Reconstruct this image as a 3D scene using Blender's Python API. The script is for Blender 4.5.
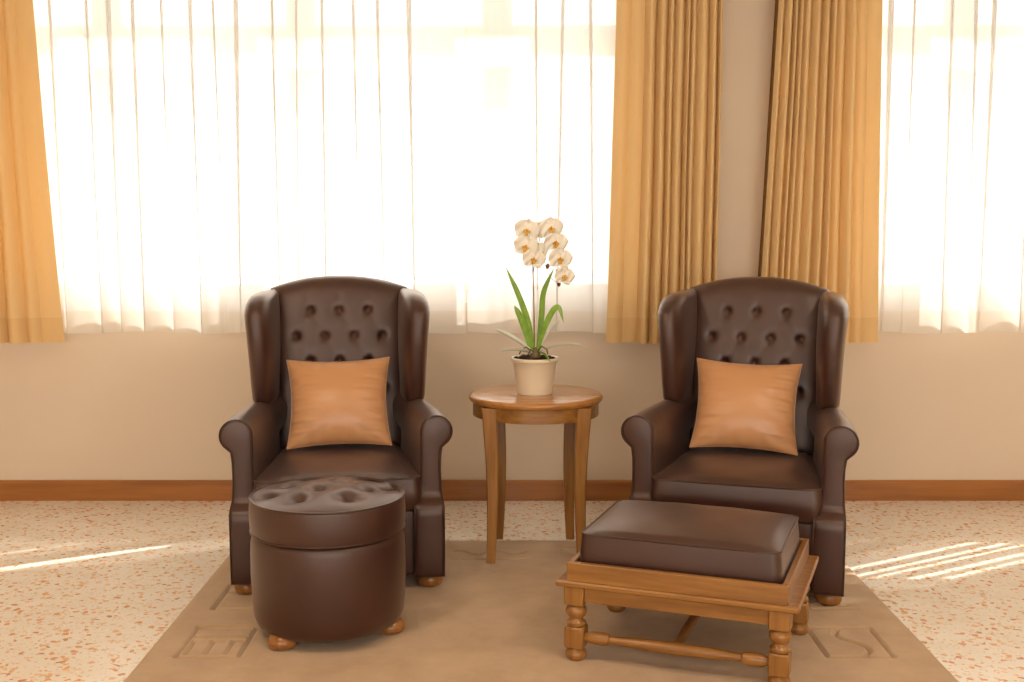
import bpy, math, random
import numpy as np
from mathutils import Matrix, Vector

scene = bpy.context.scene
COL = scene.collection
for o in list(bpy.data.objects):
    bpy.data.objects.remove(o)
random.seed(4)
rng = np.random.default_rng(4)
R = math.radians

# ------------------------------------------------------------------ camera
F_PX, PITCH_PX, CAM_H = 1150.0, 126.0, 1.37
cam_d = bpy.data.cameras.new('camera')
cam = bpy.data.objects.new('camera', cam_d)
COL.objects.link(cam)
cam_d.sensor_fit = 'HORIZONTAL'
cam_d.sensor_width = 36.0
cam_d.lens = 36.0 * F_PX / 1024.0
cam.location = (0, 0, CAM_H)
cam.rotation_euler = (R(90) - math.atan(PITCH_PX / F_PX), 0, 0)
cam_d.clip_end = 200
scene.camera = cam

# ------------------------------------------------------------------ daylight and exposure
world = bpy.data.worlds.new('sky')
scene.world = world
world.use_nodes = True
bg = world.node_tree.nodes['Background']
bg.inputs['Color'].default_value = (1.0, 0.965, 0.915, 1)
bg.inputs['Strength'].default_value = 3.0

sun_d = bpy.data.lights.new('sun', 'SUN')
sun_d.energy = 8.0
sun_d.angle = R(0.5)
sun_d.color = (1.0, 0.96, 0.90)
sun = bpy.data.objects.new('sun', sun_d)
COL.objects.link(sun)
_e = R(36)
sun.rotation_euler = Vector((-0.865 * math.cos(_e), -0.50 * math.cos(_e), -math.sin(_e))).to_track_quat('-Z', 'Y').to_euler()
sun.location = (4, 9, 5)

# two unseen warm lights added under the ceiling for fill, above the seats and a little towards the camera
for lx in (-1.25, 1.45):
    ld = bpy.data.lights.new('fill_light', 'AREA')
    ld.shape = 'DISK'
    ld.size = 0.55
    ld.energy = 16.0
    ld.color = (1.0, 0.84, 0.66)
    lo = bpy.data.objects.new('fill_light', ld)
    COL.objects.link(lo)
    lo.location = (lx, 2.1, 2.76)

vs = scene.view_settings
vs.view_transform = 'Standard'
vs.look = 'None'
vs.exposure = 0.42
vs.gamma = 1.0
vs.use_curve_mapping = False
scene.cycles.max_bounces = 12
scene.cycles.transparent_max_bounces = 24
scene.cycles.sample_clamp_indirect = 8.0


# ------------------------------------------------------------------ colours and materials
def lin(r, g, b):
    f = lambda c: c / 12.92 if c <= 0.04045 else ((c + 0.055) / 1.055) ** 2.4
    return (f(r / 255), f(g / 255), f(b / 255), 1.0)


def base_mat(name, col, rough=0.5, spec=0.5):
    m = bpy.data.materials.new(name)
    m.use_nodes = True
    b = m.node_tree.nodes['Principled BSDF']
    b.inputs['Base Color'].default_value = col
    b.inputs['Roughness'].default_value = rough
    b.inputs['Specular IOR Level'].default_value = spec
    return m, m.node_tree.nodes, m.node_tree.links, b


def coords(n, l, scale=(1, 1, 1), which='Object'):
    tc = n.new('ShaderNodeTexCoord')
    mp = n.new('ShaderNodeMapping')
    mp.inputs['Scale'].default_value = scale
    l.new(tc.outputs[which], mp.inputs['Vector'])
    return mp.outputs['Vector']


def noise(n, l, vec, scale, detail=4, rough=0.5):
    t = n.new('ShaderNodeTexNoise')
    t.inputs['Scale'].default_value = scale
    t.inputs['Detail'].default_value = detail
    t.inputs['Roughness'].default_value = rough
    if vec is not None:
        l.new(vec, t.inputs['Vector'])
    return t


def ramp(n, l, fac, stops):
    r = n.new('ShaderNodeValToRGB')
    cr = r.color_ramp
    while len(cr.elements) < len(stops):
        cr.elements.new(0.5)
    for e, (p, c) in zip(cr.elements, stops):
        e.position = p
        e.color = c
    l.new(fac, r.inputs['Fac'])
    return r


def add_bump(n, l, b, height, strength, dist=0.002):
    bp = n.new('ShaderNodeBump')
    bp.inputs['Strength'].default_value = strength
    bp.inputs['Distance'].default_value = dist
    l.new(height, bp.inputs['Height'])
    l.new(bp.outputs['Normal'], b.inputs['Normal'])


def leather(name, col, rough=0.36):
    m, n, l, b = base_mat(name, col, rough, 0.45)
    v = coords(n, l)
    t = noise(n, l, v, 5, 3)
    c2 = tuple(min(1, c * 1.18) for c in col[:3]) + (1,)
    c1 = tuple(c * 0.86 for c in col[:3]) + (1,)
    rp = ramp(n, l, t.outputs['Fac'], [(0.3, c1), (0.7, c2)])
    l.new(rp.outputs['Color'], b.inputs['Base Color'])
    b.inputs['Specular Tint'].default_value = (1.0, 0.84, 0.74, 1)
    b.inputs['Coat Weight'].default_value = 0.85
    b.inputs['Coat Roughness'].default_value = 0.42
    b.inputs['Coat Tint'].default_value = (1.0, 0.86, 0.78, 1)
    b.inputs['Sheen Weight'].default_value = 0.08
    b.inputs['Sheen Tint'].default_value = (1.0, 0.85, 0.75, 1)
    b.inputs['Sheen Roughness'].default_value = 0.4
    t2 = noise(n, l, v, 260, 3, 0.6)
    add_bump(n, l, b, t2.outputs['Fac'], 0.16, 0.001)
    return m


def wood(name, dark, light, rough=0.32, axis=2, scale=9.0):
    m, n, l, b = base_mat(name, light, rough, 0.5)
    sc = [scale * 4] * 3
    sc[axis] = scale * 0.28
    v = coords(n, l, tuple(sc))
    t = noise(n, l, v, 1.0, 6, 0.6)
    rp = ramp(n, l, t.outputs['Fac'], [(0.32, dark), (0.62, light)])
    l.new(rp.outputs['Color'], b.inputs['Base Color'])
    add_bump(n, l, b, t.outputs['Fac'], 0.08, 0.001)
    b.inputs['Coat Weight'].default_value = 0.25
    b.inputs['Coat Roughness'].default_value = 0.2
    return m


def fabric(name, col, rough=0.8, sheen=0.0, bump=0.15, scale=700):
    m, n, l, b = base_mat(name, col, rough, 0.3)
    v = coords(n, l)
    t = noise(n, l, v, scale, 2)
    add_bump(n, l, b, t.outputs['Fac'], bump, 0.001)
    b.inputs['Sheen Weight'].default_value = sheen
    return m


M = {}
M['leather'] = leather('brown_leather', lin(54, 27, 18), 0.40)
M['piping'] = leather('brown_leather_piping', lin(48, 28, 21), 0.45)
M['oak'] = wood('honey_oak', lin(126, 80, 32), lin(162, 112, 52), 0.34)
M['oak_x'] = wood('honey_oak_boards', lin(126, 80, 32), lin(162, 112, 52), 0.36, 0)
M['oak_y'] = wood('honey_oak_side_boards', lin(126, 80, 32), lin(162, 112, 52), 0.36, 1)
M['oak_lit_top'] = wood('honey_oak_lit_top', lin(160, 102, 48), lin(190, 132, 70), 0.22, 0)  # lighter oak for the tabletop: reflected light put into its colour
M['bun'] = wood('varnished_bun_foot', lin(130, 80, 34), lin(166, 110, 52), 0.3)
M['skirting'] = wood('skirting_wood', lin(150, 92, 36), lin(176, 112, 48), 0.35, 0, 5)
M['pot'] = base_mat('cream_glazed_pot', lin(232, 216, 188), 0.35)[0]
M['soil'] = fabric('dark_potting_bark', lin(58, 42, 24), 0.9, 0, 0.8, 120)
M['white_paint'] = base_mat('white_window_paint', lin(236, 232, 224), 0.45)[0]
M['metal'] = base_mat('white_metal_catch', lin(200, 196, 186), 0.35)[0]


def satin():
    m, n, l, b = base_mat('copper_satin', lin(204, 148, 100), 0.36, 0.6)
    v = coords(n, l)
    t = noise(n, l, v, 300, 2)
    add_bump(n, l, b, t.outputs['Fac'], 0.05, 0.001)
    b.inputs['Sheen Weight'].default_value = 0.4
    b.inputs['Sheen Roughness'].default_value = 0.35
    b.inputs['Anisotropic'].default_value = 0.5
    return m


M['satin'] = satin()


def wall_paint():
    m, n, l, b = base_mat('beige_wall_paint', lin(228, 208, 184), 0.6, 0.3)
    v = coords(n, l)
    t = noise(n, l, v, 1.4, 3)
    rp = ramp(n, l, t.outputs['Fac'], [(0.3, lin(226, 206, 181)), (0.7, lin(231, 212, 188))])
    l.new(rp.outputs['Color'], b.inputs['Base Color'])
    t2 = noise(n, l, v, 160, 3)
    add_bump(n, l, b, t2.outputs['Fac'], 0.06, 0.001)
    return m


M['wall'] = wall_paint()
M['ceiling'] = base_mat('ceiling_paint', lin(238, 228, 210), 0.8)[0]


def terrazzo():
    m, n, l, b = base_mat('terrazzo', lin(240, 228, 210), 0.22, 0.5)
    v = coords(n, l)
    wob = noise(n, l, v, 34, 2)
    mix = n.new('ShaderNodeMixRGB')
    mix.blend_type = 'ADD'
    mix.inputs['Fac'].default_value = 0.035
    l.new(v, mix.inputs['Color1'])
    l.new(wob.outputs['Color'], mix.inputs['Color2'])
    base = ramp(n, l, noise(n, l, v, 7, 4).outputs['Fac'], [(0.3, lin(236, 226, 211)), (0.7, lin(243, 235, 223))]).outputs['Color']
    # (cells per metre, size of chip, share kept, colours)
    layers = [
        (85, 0.50, 0.60, [(0.0, lin(246, 238, 224)), (0.5, lin(232, 208, 176)), (1.0, lin(218, 186, 150))]),
        (46, 0.45, 0.45, [(0.0, lin(230, 176, 130)), (0.45, lin(238, 200, 158)), (1.0, lin(220, 156, 112))]),
        (32, 0.38, 0.28, [(0.0, lin(212, 142, 100)), (0.5, lin(230, 172, 122)), (1.0, lin(190, 142, 112))]),
    ]
    col = base
    for sc, size, share, stops in layers:
        vo = n.new('ShaderNodeTexVoronoi')
        vo.inputs['Scale'].default_value = sc
        l.new(mix.outputs['Color'], vo.inputs['Vector'])
        sep = n.new('ShaderNodeSeparateColor')
        l.new(vo.outputs['Color'], sep.inputs['Color'])
        rp = ramp(n, l, sep.outputs['Green'], stops)
        lt = n.new('ShaderNodeMath'); lt.operation = 'LESS_THAN'
        # radius varies per chip
        mul = n.new('ShaderNodeMath'); mul.operation = 'MULTIPLY_ADD'
        l.new(sep.outputs['Blue'], mul.inputs[0])
        mul.inputs[1].default_value = size * 0.7
        mul.inputs[2].default_value = size * 0.4
        l.new(vo.outputs['Distance'], lt.inputs[0])
        l.new(mul.outputs[0], lt.inputs[1])
        keep = n.new('ShaderNodeMath'); keep.operation = 'LESS_THAN'
        l.new(sep.outputs['Red'], keep.inputs[0])
        keep.inputs[1].default_value = share
        both = n.new('ShaderNodeMath'); both.operation = 'MULTIPLY'
        l.new(lt.outputs[0], both.inputs[0]); l.new(keep.outputs[0], both.inputs[1])
        mx = n.new('ShaderNodeMixRGB')
        l.new(both.outputs[0], mx.inputs['Fac'])
        l.new(col, mx.inputs['Color1']); l.new(rp.outputs['Color'], mx.inputs['Color2'])
        col = mx.outputs['Color']
    l.new(col, b.inputs['Base Color'])
    return m


M['terrazzo'] = terrazzo()


def carpet():
    m, n, l, b = base_mat('beige_carpet', lin(204, 172, 138), 0.95, 0.1)
    v = coords(n, l)
    t = noise(n, l, v, 5.5, 6, 0.7)
    rp = ramp(n, l, t.outputs['Fac'], [(0.3, lin(182, 150, 116)), (0.7, lin(202, 171, 136))])
    l.new(rp.outputs['Color'], b.inputs['Base Color'])
    t2 = noise(n, l, v, 420, 3)
    add_bump(n, l, b, t2.outputs['Fac'], 0.5, 0.003)
    b.inputs['Sheen Weight'].default_value = 0.25
    return m


M['carpet'] = carpet()


def curtain_mat(name, col, transl, transp, tcol):
    m = bpy.data.materials.new(name)
    m.use_nodes = True
    n, l = m.node_tree.nodes, m.node_tree.links
    n.remove(n['Principled BSDF'])
    out = n['Material Output']
    d = n.new('ShaderNodeBsdfDiffuse'); d.inputs['Color'].default_value = col
    t = n.new('ShaderNodeBsdfTranslucent'); t.inputs['Color'].default_value = tcol
    v = coords(n, l)
    w = noise(n, l, v, 500, 2)
    bp = n.new('ShaderNodeBump'); bp.inputs['Strength'].default_value = 0.12; bp.inputs['Distance'].default_value = 0.001
    l.new(w.outputs['Fac'], bp.inputs['Height'])
    l.new(bp.outputs['Normal'], d.inputs['Normal'])
    mx = n.new('ShaderNodeMixShader'); mx.inputs['Fac'].default_value = transl
    l.new(d.outputs[0], mx.inputs[1]); l.new(t.outputs[0], mx.inputs[2])
    last = mx
    if transp > 0:
        tr = n.new('ShaderNodeBsdfTransparent')
        m2 = n.new('ShaderNodeMixShader'); m2.inputs['Fac'].default_value = transp
        l.new(mx.outputs[0], m2.inputs[1]); l.new(tr.outputs[0], m2.inputs[2])
        last = m2
    l.new(last.outputs[0], out.inputs['Surface'])
    return m


M['drape'] = curtain_mat('gold_curtain', lin(250, 222, 168), 0.30, 0.0, lin(250, 216, 148))
M['drape_hem'] = curtain_mat('gold_curtain_hem', lin(246, 212, 154), 0.22, 0.0, lin(244, 204, 132))
M['lining'] = curtain_mat('curtain_edge_lining', lin(120, 84, 48), 0.1, 0.0, lin(120, 84, 48))
M['sheer'] = curtain_mat('white_sheer', lin(249, 247, 244), 0.40, 0.12, lin(252, 251, 249))
M['sheer_hem'] = curtain_mat('white_sheer_hem', lin(244, 237, 226), 0.36, 0.08, lin(248, 242, 233))


def glass():
    m = bpy.data.materials.new('window_glass')
    m.use_nodes = True
    n, l = m.node_tree.nodes, m.node_tree.links
    n.remove(n['Principled BSDF'])
    tr = n.new('ShaderNodeBsdfTransparent'); tr.inputs['Color'].default_value = (0.96, 0.97, 0.97, 1)
    gl = n.new('ShaderNodeBsdfGlossy'); gl.inputs['Roughness'].default_value = 0.02
    lw = n.new('ShaderNodeLayerWeight'); lw.inputs['Blend'].default_value = 0.5
    pw = n.new('ShaderNodeMath'); pw.operation = 'POWER'; pw.inputs[1].default_value = 5.0
    l.new(lw.outputs['Facing'], pw.inputs[0])
    fr = n.new('ShaderNodeMath'); fr.operation = 'MULTIPLY_ADD'; fr.inputs[1].default_value = 0.9; fr.inputs[2].default_value = 0.04
    l.new(pw.outputs[0], fr.inputs[0])
    mx = n.new('ShaderNodeMixShader')
    l.new(fr.outputs[0], mx.inputs['Fac']); l.new(tr.outputs[0], mx.inputs[1]); l.new(gl.outputs[0], mx.inputs[2])
    l.new(mx.outputs[0], n['Material Output'].inputs['Surface'])
    return m


M['glass'] = glass()


def leaf_mat(name, c1, c2, rough=0.35):
    m, n, l, b = base_mat(name, c1, rough, 0.5)
    v = coords(n, l)
    t = noise(n, l, v, 24, 3)
    rp = ramp(n, l, t.outputs['Fac'], [(0.3, c1), (0.7, c2)])
    l.new(rp.outputs['Color'], b.inputs['Base Color'])
    b.inputs['Subsurface Weight'].default_value = 0.12
    b.inputs['Subsurface Radius'].default_value = (0.01, 0.01, 0.004)
    return m


M['leaf'] = leaf_mat('strap_leaf_green', lin(112, 152, 50), lin(146, 184, 74))
M['pale_leaf'] = leaf_mat('pale_leaf', lin(224, 228, 206), lin(240, 240, 226), 0.25)
M['petal'] = leaf_mat('cream_petal', lin(248, 240, 222), lin(252, 246, 234), 0.55)
M['lip'] = leaf_mat('yellow_lip', lin(226, 160, 40), lin(240, 192, 84), 0.5)
M['stem'] = leaf_mat('brown_stem', lin(104, 92, 56), lin(126, 104, 66), 0.5)
M['bud'] = leaf_mat('maroon_bud', lin(92, 48, 34), lin(120, 70, 44), 0.5)
M['ground'] = base_mat('pale_paving', lin(216, 208, 194), 0.9)[0]


# ------------------------------------------------------------------ mesh helpers
class Geo:
    def __init__(self):
        self.v, self.f = [], []

    def add(self, verts, faces):
        o = len(self.v)
        self.v.extend([tuple(map(float, p)) for p in verts])
        self.f.extend([tuple(i + o for i in q) for q in faces])
        return self

    def loft(self, loops, cap=True, closed=True):
        n = len(loops[0])
        vs_, fs = [], []
        for lp in loops:
            vs_.extend(lp)
        for i in range(len(loops) - 1):
            for j in range(n if closed else n - 1):
                k = (j + 1) % n
                fs.append((i * n + j, i * n + k, (i + 1) * n + k, (i + 1) * n + j))
        if cap:
            fs.append(tuple(range(n))[::-1])
            fs.append(tuple(range((len(loops) - 1) * n, len(loops) * n)))
        return self.add(vs_, fs)

    def box(self, x0, x1, y0, y1, z0, z1, bev=0.0, mat=None):
        if bev <= 0:
            vs_ = [(x, y, z) for z in (z0, z1) for x, y in ((x0, y0), (x1, y0), (x1, y1), (x0, y1))]
            fs = [(3, 2, 1, 0), (4, 5, 6, 7), (0, 1, 5, 4), (1, 2, 6, 5), (2, 3, 7, 6), (3, 0, 4, 7)]
        else:
            b = bev
            g = Geo()
            lp = []
            def ring(i, z):
                a = [(x0 + i, y0 + b), (x0 + b, y0 + i), (x1 - b, y0 + i), (x1 - i, y0 + b),
                     (x1 - i, y1 - b), (x1 - b, y1 - i), (x0 + b, y1 - i), (x0 + i, y1 - b)]
                return [(x, y, z) for x, y in a]
            lp = [ring(b * 0.9, z0), ring(0, z0 + b), ring(0, z1 - b), ring(b * 0.9, z1)]
            g.loft(lp)
            vs_, fs = g.v, g.f
        if mat is not None:
            vs_ = [tuple(mat @ Vector(p)) for p in vs_]
        return self.add(vs_, fs)

    def lathe(self, prof, seg=40, c=(0, 0, 0)):
        loops = [[(c[0] + r * math.cos(2 * math.pi * k / seg), c[1] + r * math.sin(2 * math.pi * k / seg), c[2] + z)
                  for k in range(seg)] for r, z in prof]
        return self.loft(loops)

    def tube(self, path, rad, seg=10, closed=False):
        P = [Vector(p) for p in path]
        n = len(P)
        rad = rad if hasattr(rad, '__len__') else [rad] * n
        loops = []
        prev = None
        for i in range(n):
            if closed:
                d = P[(i + 1) % n] - P[i - 1]
            else:
                d = P[min(i + 1, n - 1)] - P[max(i - 1, 0)]
            d.normalize()
            if prev is None:
                a = d.orthogonal().normalized()
            else:
                a = prev - d * prev.dot(d)
                a = a.normalized() if a.length > 1e-6 else d.orthogonal().normalized()
            prev = a
            b = d.cross(a)
            loops.append([P[i] + (a * math.cos(2 * math.pi * k / seg) + b * math.sin(2 * math.pi * k / seg)) * rad[i] for k in range(seg)])
        if closed:
            # close the ring: match the start loop to the end loop by nearest rotation
            first = loops[0]
            last = loops[-1]
            s = min(range(seg), key=lambda q: sum((first[(k + q) % seg] - last[k]).length for k in range(seg)))
            loops.append([first[(k + s) % seg] for k in range(seg)])
            return self.loft(loops, cap=False)
        return self.loft(loops)

    def grid(self, fn, nu, nv):
        vs_ = [fn(i / nu, j / nv) for j in range(nv + 1) for i in range(nu + 1)]
        w = nu + 1
        fs = [(j * w + i, j * w + i + 1, (j + 1) * w + i + 1, (j + 1) * w + i) for j in range(nv) for i in range(nu)]
        return self.add(vs_, fs)

    def build(self, name, mat, parent=None, smooth=40, loc=None):
        me = bpy.data.meshes.new(name)
        me.from_pydata(self.v, [], self.f)
        me.validate()
        import bmesh
        bm = bmesh.new(); bm.from_mesh(me)
        bmesh.ops.remove_doubles(bm, verts=bm.verts, dist=1e-6)
        bmesh.ops.recalc_face_normals(bm, faces=bm.faces)
        bm.to_mesh(me); bm.free()
        if smooth:
            me.shade_smooth()
            me.set_sharp_from_angle(angle=R(smooth))
        me.materials.append(mat)
        o = bpy.data.objects.new(name, me)
        COL.objects.link(o)
        if parent is not None:
            o.parent = parent
        if loc is not None:
            o.location = loc
        return o


def tag(o, label=None, cat=None, group=None, kind=None):
    if label: o['label'] = label
    if cat: o['category'] = cat
    if group: o['group'] = group
    if kind: o['kind'] = kind
    return o


def empty(name, loc=(0, 0, 0), rz=0.0):
    o = bpy.data.objects.new(name, None)
    o.empty_display_size = 0.1
    o.location = loc
    o.rotation_euler = (0, 0, rz)
    COL.objects.link(o)
    return o


def copy_tree(o, parent=None):
    c = o.copy()
    COL.objects.link(c)
    c.parent = parent
    for ch in o.children:
        copy_tree(ch, c)
    return c


def sloop(cx, cy, a, b, z, e=2.0, n=48, rot=0.0):
    """superellipse ring"""
    out = []
    for k in range(n):
        t = 2 * math.pi * (k + 0.5) / n
        c, s = math.cos(t), math.sin(t)
        x = a * math.copysign(abs(c) ** (2 / e), c)
        y = b * math.copysign(abs(s) ** (2 / e), s)
        out.append((cx + x * math.cos(rot) - y * math.sin(rot), cy + x * math.sin(rot) + y * math.cos(rot), z))
    return out


def rrect(hx0, hx1, y0, y1, r, n=7):
    """rounded trapezoid, half width hx0 at y0 and hx1 at y1, as (x, y) list"""
    cs = [(-hx0, y0), (hx0, y0), (hx1, y1), (-hx1, y1)]
    out = []
    dirs = [(180, 270), (270, 360), (0, 90), (90, 180)]
    ins = [(1, 1), (-1, 1), (-1, -1), (1, -1)]
    for (cx, cy), (a0, a1), (sx, sy) in zip(cs, dirs, ins):
        for k in range(n):
            a = R(a0 + (a1 - a0) * k / (n - 1))
            out.append((cx + sx * r + r * math.cos(a), cy + sy * r + r * math.sin(a)))
    # straight runs get extra points
    res = []
    for i, p in enumerate(out):
        q = out[(i + 1) % len(out)]
        d = math.dist(p, q)
        m = max(1, int(d / 0.03))
        for k in range(m):
            res.append((p[0] + (q[0] - p[0]) * k / m, p[1] + (q[1] - p[1]) * k / m))
    return res


def cushion_geo(shape, z0, z1, er=0.02, crown=0.02, bulge=0.008, cx=0.0, cy=0.0, dimples=(), rings=12, wr=0.0, box=None):
    """soft block over an outline: rounded lower and upper edges, bulging sides, domed top"""
    g = Geo()
    loops = []
    def sc(k, z, off=0.0, top=False):
        lp = []
        for x, y in shape:
            d = math.hypot(x - cx, y - cy) or 1
            f = k + off / d
            X, Y = cx + (x - cx) * f, cy + (y - cy) * f
            Z = z
            if top:
                for (bx, by, dep, rad) in dimples:
                    q = math.hypot(X - bx, Y - by) / rad
                    Z -= dep * math.exp(-q ** 1.3)
                if wr:
                    Z += wr * math.sin(X * 37 + 1.3) * math.sin(Y * 29)
            lp.append((X, Y, Z))
        return lp
    loops.append(sc(0.6, z0))
    for k in range(6):
        a = R(90 * k / 5)
        loops.append(sc(1, z0 + er - er * math.cos(a), -er + er * math.sin(a)))
    for k in range(1, 6):
        t = k / 6
        loops.append(sc(1, z0 + er + (z1 - z0 - 2 * er) * t, bulge * math.sin(math.pi * t)))
    e2 = min(er, 0.012)
    for k in range(5):
        a = R(90 * k / 4)
        loops.append(sc(1, z1 - e2 + e2 * math.sin(a), -e2 + e2 * math.cos(a)))
    for k in range(1, rings + 1):
        q = 1 - k / (rings + 0.35)
        lp = sc(q * 0.97, z1 + (0 if box else crown * (1 - q ** 2.4)), top=True)
        if box:
            lp = [(x, y, z + crown * (max(0, 1 - abs((x - cx) / box[0]) ** 2.8) * max(0, 1 - abs((y - cy) / box[1]) ** 2.8)) ** 0.75) for x, y, z in lp]
        loops.append(lp)
    g.loft(loops)
    return g


# ------------------------------------------------------------------ room
WY = 5.444          # inner face of the window wall
TH = 0.24
XL, XR = -3.4, 4.7
YB = -3.0
CZ = 2.85
W1 = (-2.82, 0.62)
W2 = (1.50, 4.24)
SILL, HEAD = 0.955, 2.62


def structure(o, label=None):
    return tag(o, label, None, None, 'structure')


g = Geo().box(XL - 0.2, XR + 0.2, YB, WY + TH, -0.12, 0)
structure(g.build('floor', M['terrazzo'], smooth=0), 'pale terrazzo floor with orange and tan stone chips')
g = Geo().box(XL - 0.2, XR + 0.2, YB, WY + TH, CZ, CZ + 0.15)
structure(g.build('ceiling', M['ceiling'], smooth=0))
for lx in (-1.25, 1.45):  # housings for the added fill lights, out of view
    g = Geo().lathe([(0.30, 0.0), (0.31, -0.01), (0.31, -0.05), (0.29, -0.055), (0.285, -0.05), (0.285, -0.012), (0.01, -0.010)], 40, (lx, 2.1, CZ))
    structure(g.build('trim_3', M['ceiling'], smooth=40), 'round housing of an added, unseen fill light')
g = Geo()
g.box(XL, XR, WY, WY + TH, 0, SILL)
g.box(XL, XR, WY, WY + TH, HEAD, CZ)
g.box(XL, W1[0], WY, WY + TH, SILL, HEAD)
g.box(W1[1], W2[0], WY, WY + TH, SILL, HEAD)
g.box(W2[1], XR, WY, WY + TH, SILL, HEAD)
structure(g.build('wall_back', M['wall'], smooth=0), 'beige painted wall below and between the windows')
structure(Geo().box(XL - 0.2, XL, YB, WY + TH, 0, CZ).build('wall_left', M['wall'], smooth=0))
structure(Geo().box(XR, XR + 0.2, YB, WY + TH, 0, CZ).build('wall_right', M['wall'], smooth=0))
g = Geo()
OX0, OX1, OZ0, OZ1 = -3.0, 4.2, 0.7, 2.6  # unseen opening behind the camera, sized to admit fill light
g.box(XL - 0.2, XR + 0.2, YB - 0.2, YB, 0, OZ0)
g.box(XL - 0.2, XR + 0.2, YB - 0.2, YB, OZ1, CZ)
g.box(XL - 0.2, OX0, YB - 0.2, YB, OZ0, OZ1)
g.box(OX1, XR + 0.2, YB - 0.2, YB, OZ0, OZ1)
structure(g.build('wall_front', M['wall'], smooth=0))
g = Geo()
g.loft([[(x, WY - 0.016, 0), (x, WY - 0.016, 0.088), (x, WY - 0.010, 0.098), (x, WY, 0.099), (x, WY, 0)] for x in (XL, XR)])
structure(g.build('baseboard_back', M['skirting'], smooth=0), 'orange brown wooden skirting board along the wall')

# windows: outer frame, posts, transom, lower rails, panes
PY = 5.545


def make_window(name, x0, x1, posts, label):
    root = structure(empty(name, ((x0 + x1) / 2, PY, SILL)), label)
    mx = (x0 + x1) / 2
    L = lambda x: x - mx
    d = 0.03
    fr = Geo()
    fr.box(L(x0), L(x0) + 0.06, -d, d, 0, HEAD - SILL)
    fr.box(L(x1) - 0.06, L(x1), -d, d, 0, HEAD - SILL)
    fr.box(L(x0) + 0.06, L(x1) - 0.06, -d, d, 0, 0.05)
    fr.box(L(x0) + 0.06, L(x1) - 0.06, -d, d, HEAD - SILL - 0.06, HEAD - SILL)
    fr.build('window_frame', M['white_paint'], root, 0)
    tz = 2.185 - SILL
    Geo().box(L(x0) + 0.06, L(x1) - 0.06, -d - 0.005, d, tz - 0.035, tz + 0.035, 0.004).build('transom', M['white_paint'], root, 0)
    for p in posts:
        Geo().box(L(p) - 0.034, L(p) + 0.034, -d - 0.002, d + 0.002, 0.05, HEAD - SILL - 0.06, 0.004).build('mullion', M['white_paint'], root, 0)
    edges = [x0 + 0.06] + list(posts) + [x1 - 0.06]
    for a, b in zip(edges[:-1], edges[1:]):
        a_, b_ = L(a) + 0.034, L(b) - 0.034
        for z0, z1, bars in ((0.05, tz - 0.035, 3), (tz + 0.035, HEAD - SILL - 0.06, 0)):
            sg = Geo()
            sw = 0.035
            sg.box(a_, a_ + sw, -0.02, 0.02, z0, z1)
            sg.box(b_ - sw, b_, -0.02, 0.02, z0, z1)
            sg.box(a_ + sw, b_ - sw, -0.02, 0.02, z0, z0 + sw)
            sg.box(a_ + sw, b_ - sw, -0.02, 0.02, z1 - sw, z1)
            sg.build('sash', M['white_paint'], root, 0)
            Geo().box(a_ + sw, b_ - sw, -0.002, 0.002, z0 + sw, z1 - sw).build('glass_pane', M['glass'], root, 0)
    return root


P1 = [-1.90, -0.99, -0.07]
P2 = [2.10, 3.02]
make_window('window_1', W1[0], W1[1], P1, 'wide white framed window behind the armchairs')
make_window('window_2', W2[0], W2[1], P2, 'white framed window at the right edge of the view')

# ground outside
structure(Geo().box(-14, 14, WY + TH, 26, -0.4, -0.3).build('ground', M['ground'], smooth=0))

# ------------------------------------------------------------------ sheers and curtains
TOPZ = 2.66


def sheer_geo(x0, x1, y, zb, zt, pitch, seed, hem, lean=None, cut=None, calm=()):
    """gathered voile: flat runs between narrow pinched pleats. cut(z) -> (dx_left, dx_right) trims the edges"""
    rs = np.random.default_rng(seed)
    n_p = int((x1 - x0) / pitch) + 2
    centres = x0 + pitch * (np.arange(n_p) - 0.3 + rs.uniform(-0.22, 0.22, n_p))
    amp = rs.uniform(0.85, 1.2, n_p)
    side = rs.choice([-1, 1], n_p)
    fade = rs.uniform(0.6, 0.95, n_p)
    drift = rs.uniform(-0.03, 0.03, n_p)
    nu = int((x1 - x0) / 0.0055)
    nv = 34
    zs = np.concatenate([[zb], np.linspace(zb + hem, zt, nv)])
    zs = np.concatenate([[zb, zb + hem * 0.5], np.linspace(zb + hem, zt, nv)])
    ph = rs.uniform(0, 6.28, 6)
    for c_, r_ in calm:
        amp = np.where(np.abs(centres - c_) < r_, 0.12 * amp, amp)

    def fn(i, j):
        s = i / nu
        z = zs[j]
        t = (z - zb) / (zt - zb)
        cl, cr = cut(z) if cut else (0, 0)
        x = x0 + cl + (x1 - cr - x0 - cl) * s
        yy = 0.0
        w = 0.025 + 0.008 * (1 - t)
        d = x - (centres + drift * (1 - t))
        a = amp * (fade + (1 - fade) * t)
        k = np.exp(-(d / w) ** 2)
        yy -= float(np.sum(0.038 * a * k))
        x2 = x + float(np.sum(-a * 0.058 * k * d / w)) if True else x
        yy += 0.010 * (1 - t) * (math.sin(x * 9 + ph[0]) + 0.7 * math.sin(x * 23 + ph[1] + t))
        return (x2, y + yy, z + 0.006 * (math.sin(x * 11 + ph[2]) if j == 0 else 0))
    return fn, nu, len(zs) - 1


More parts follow.
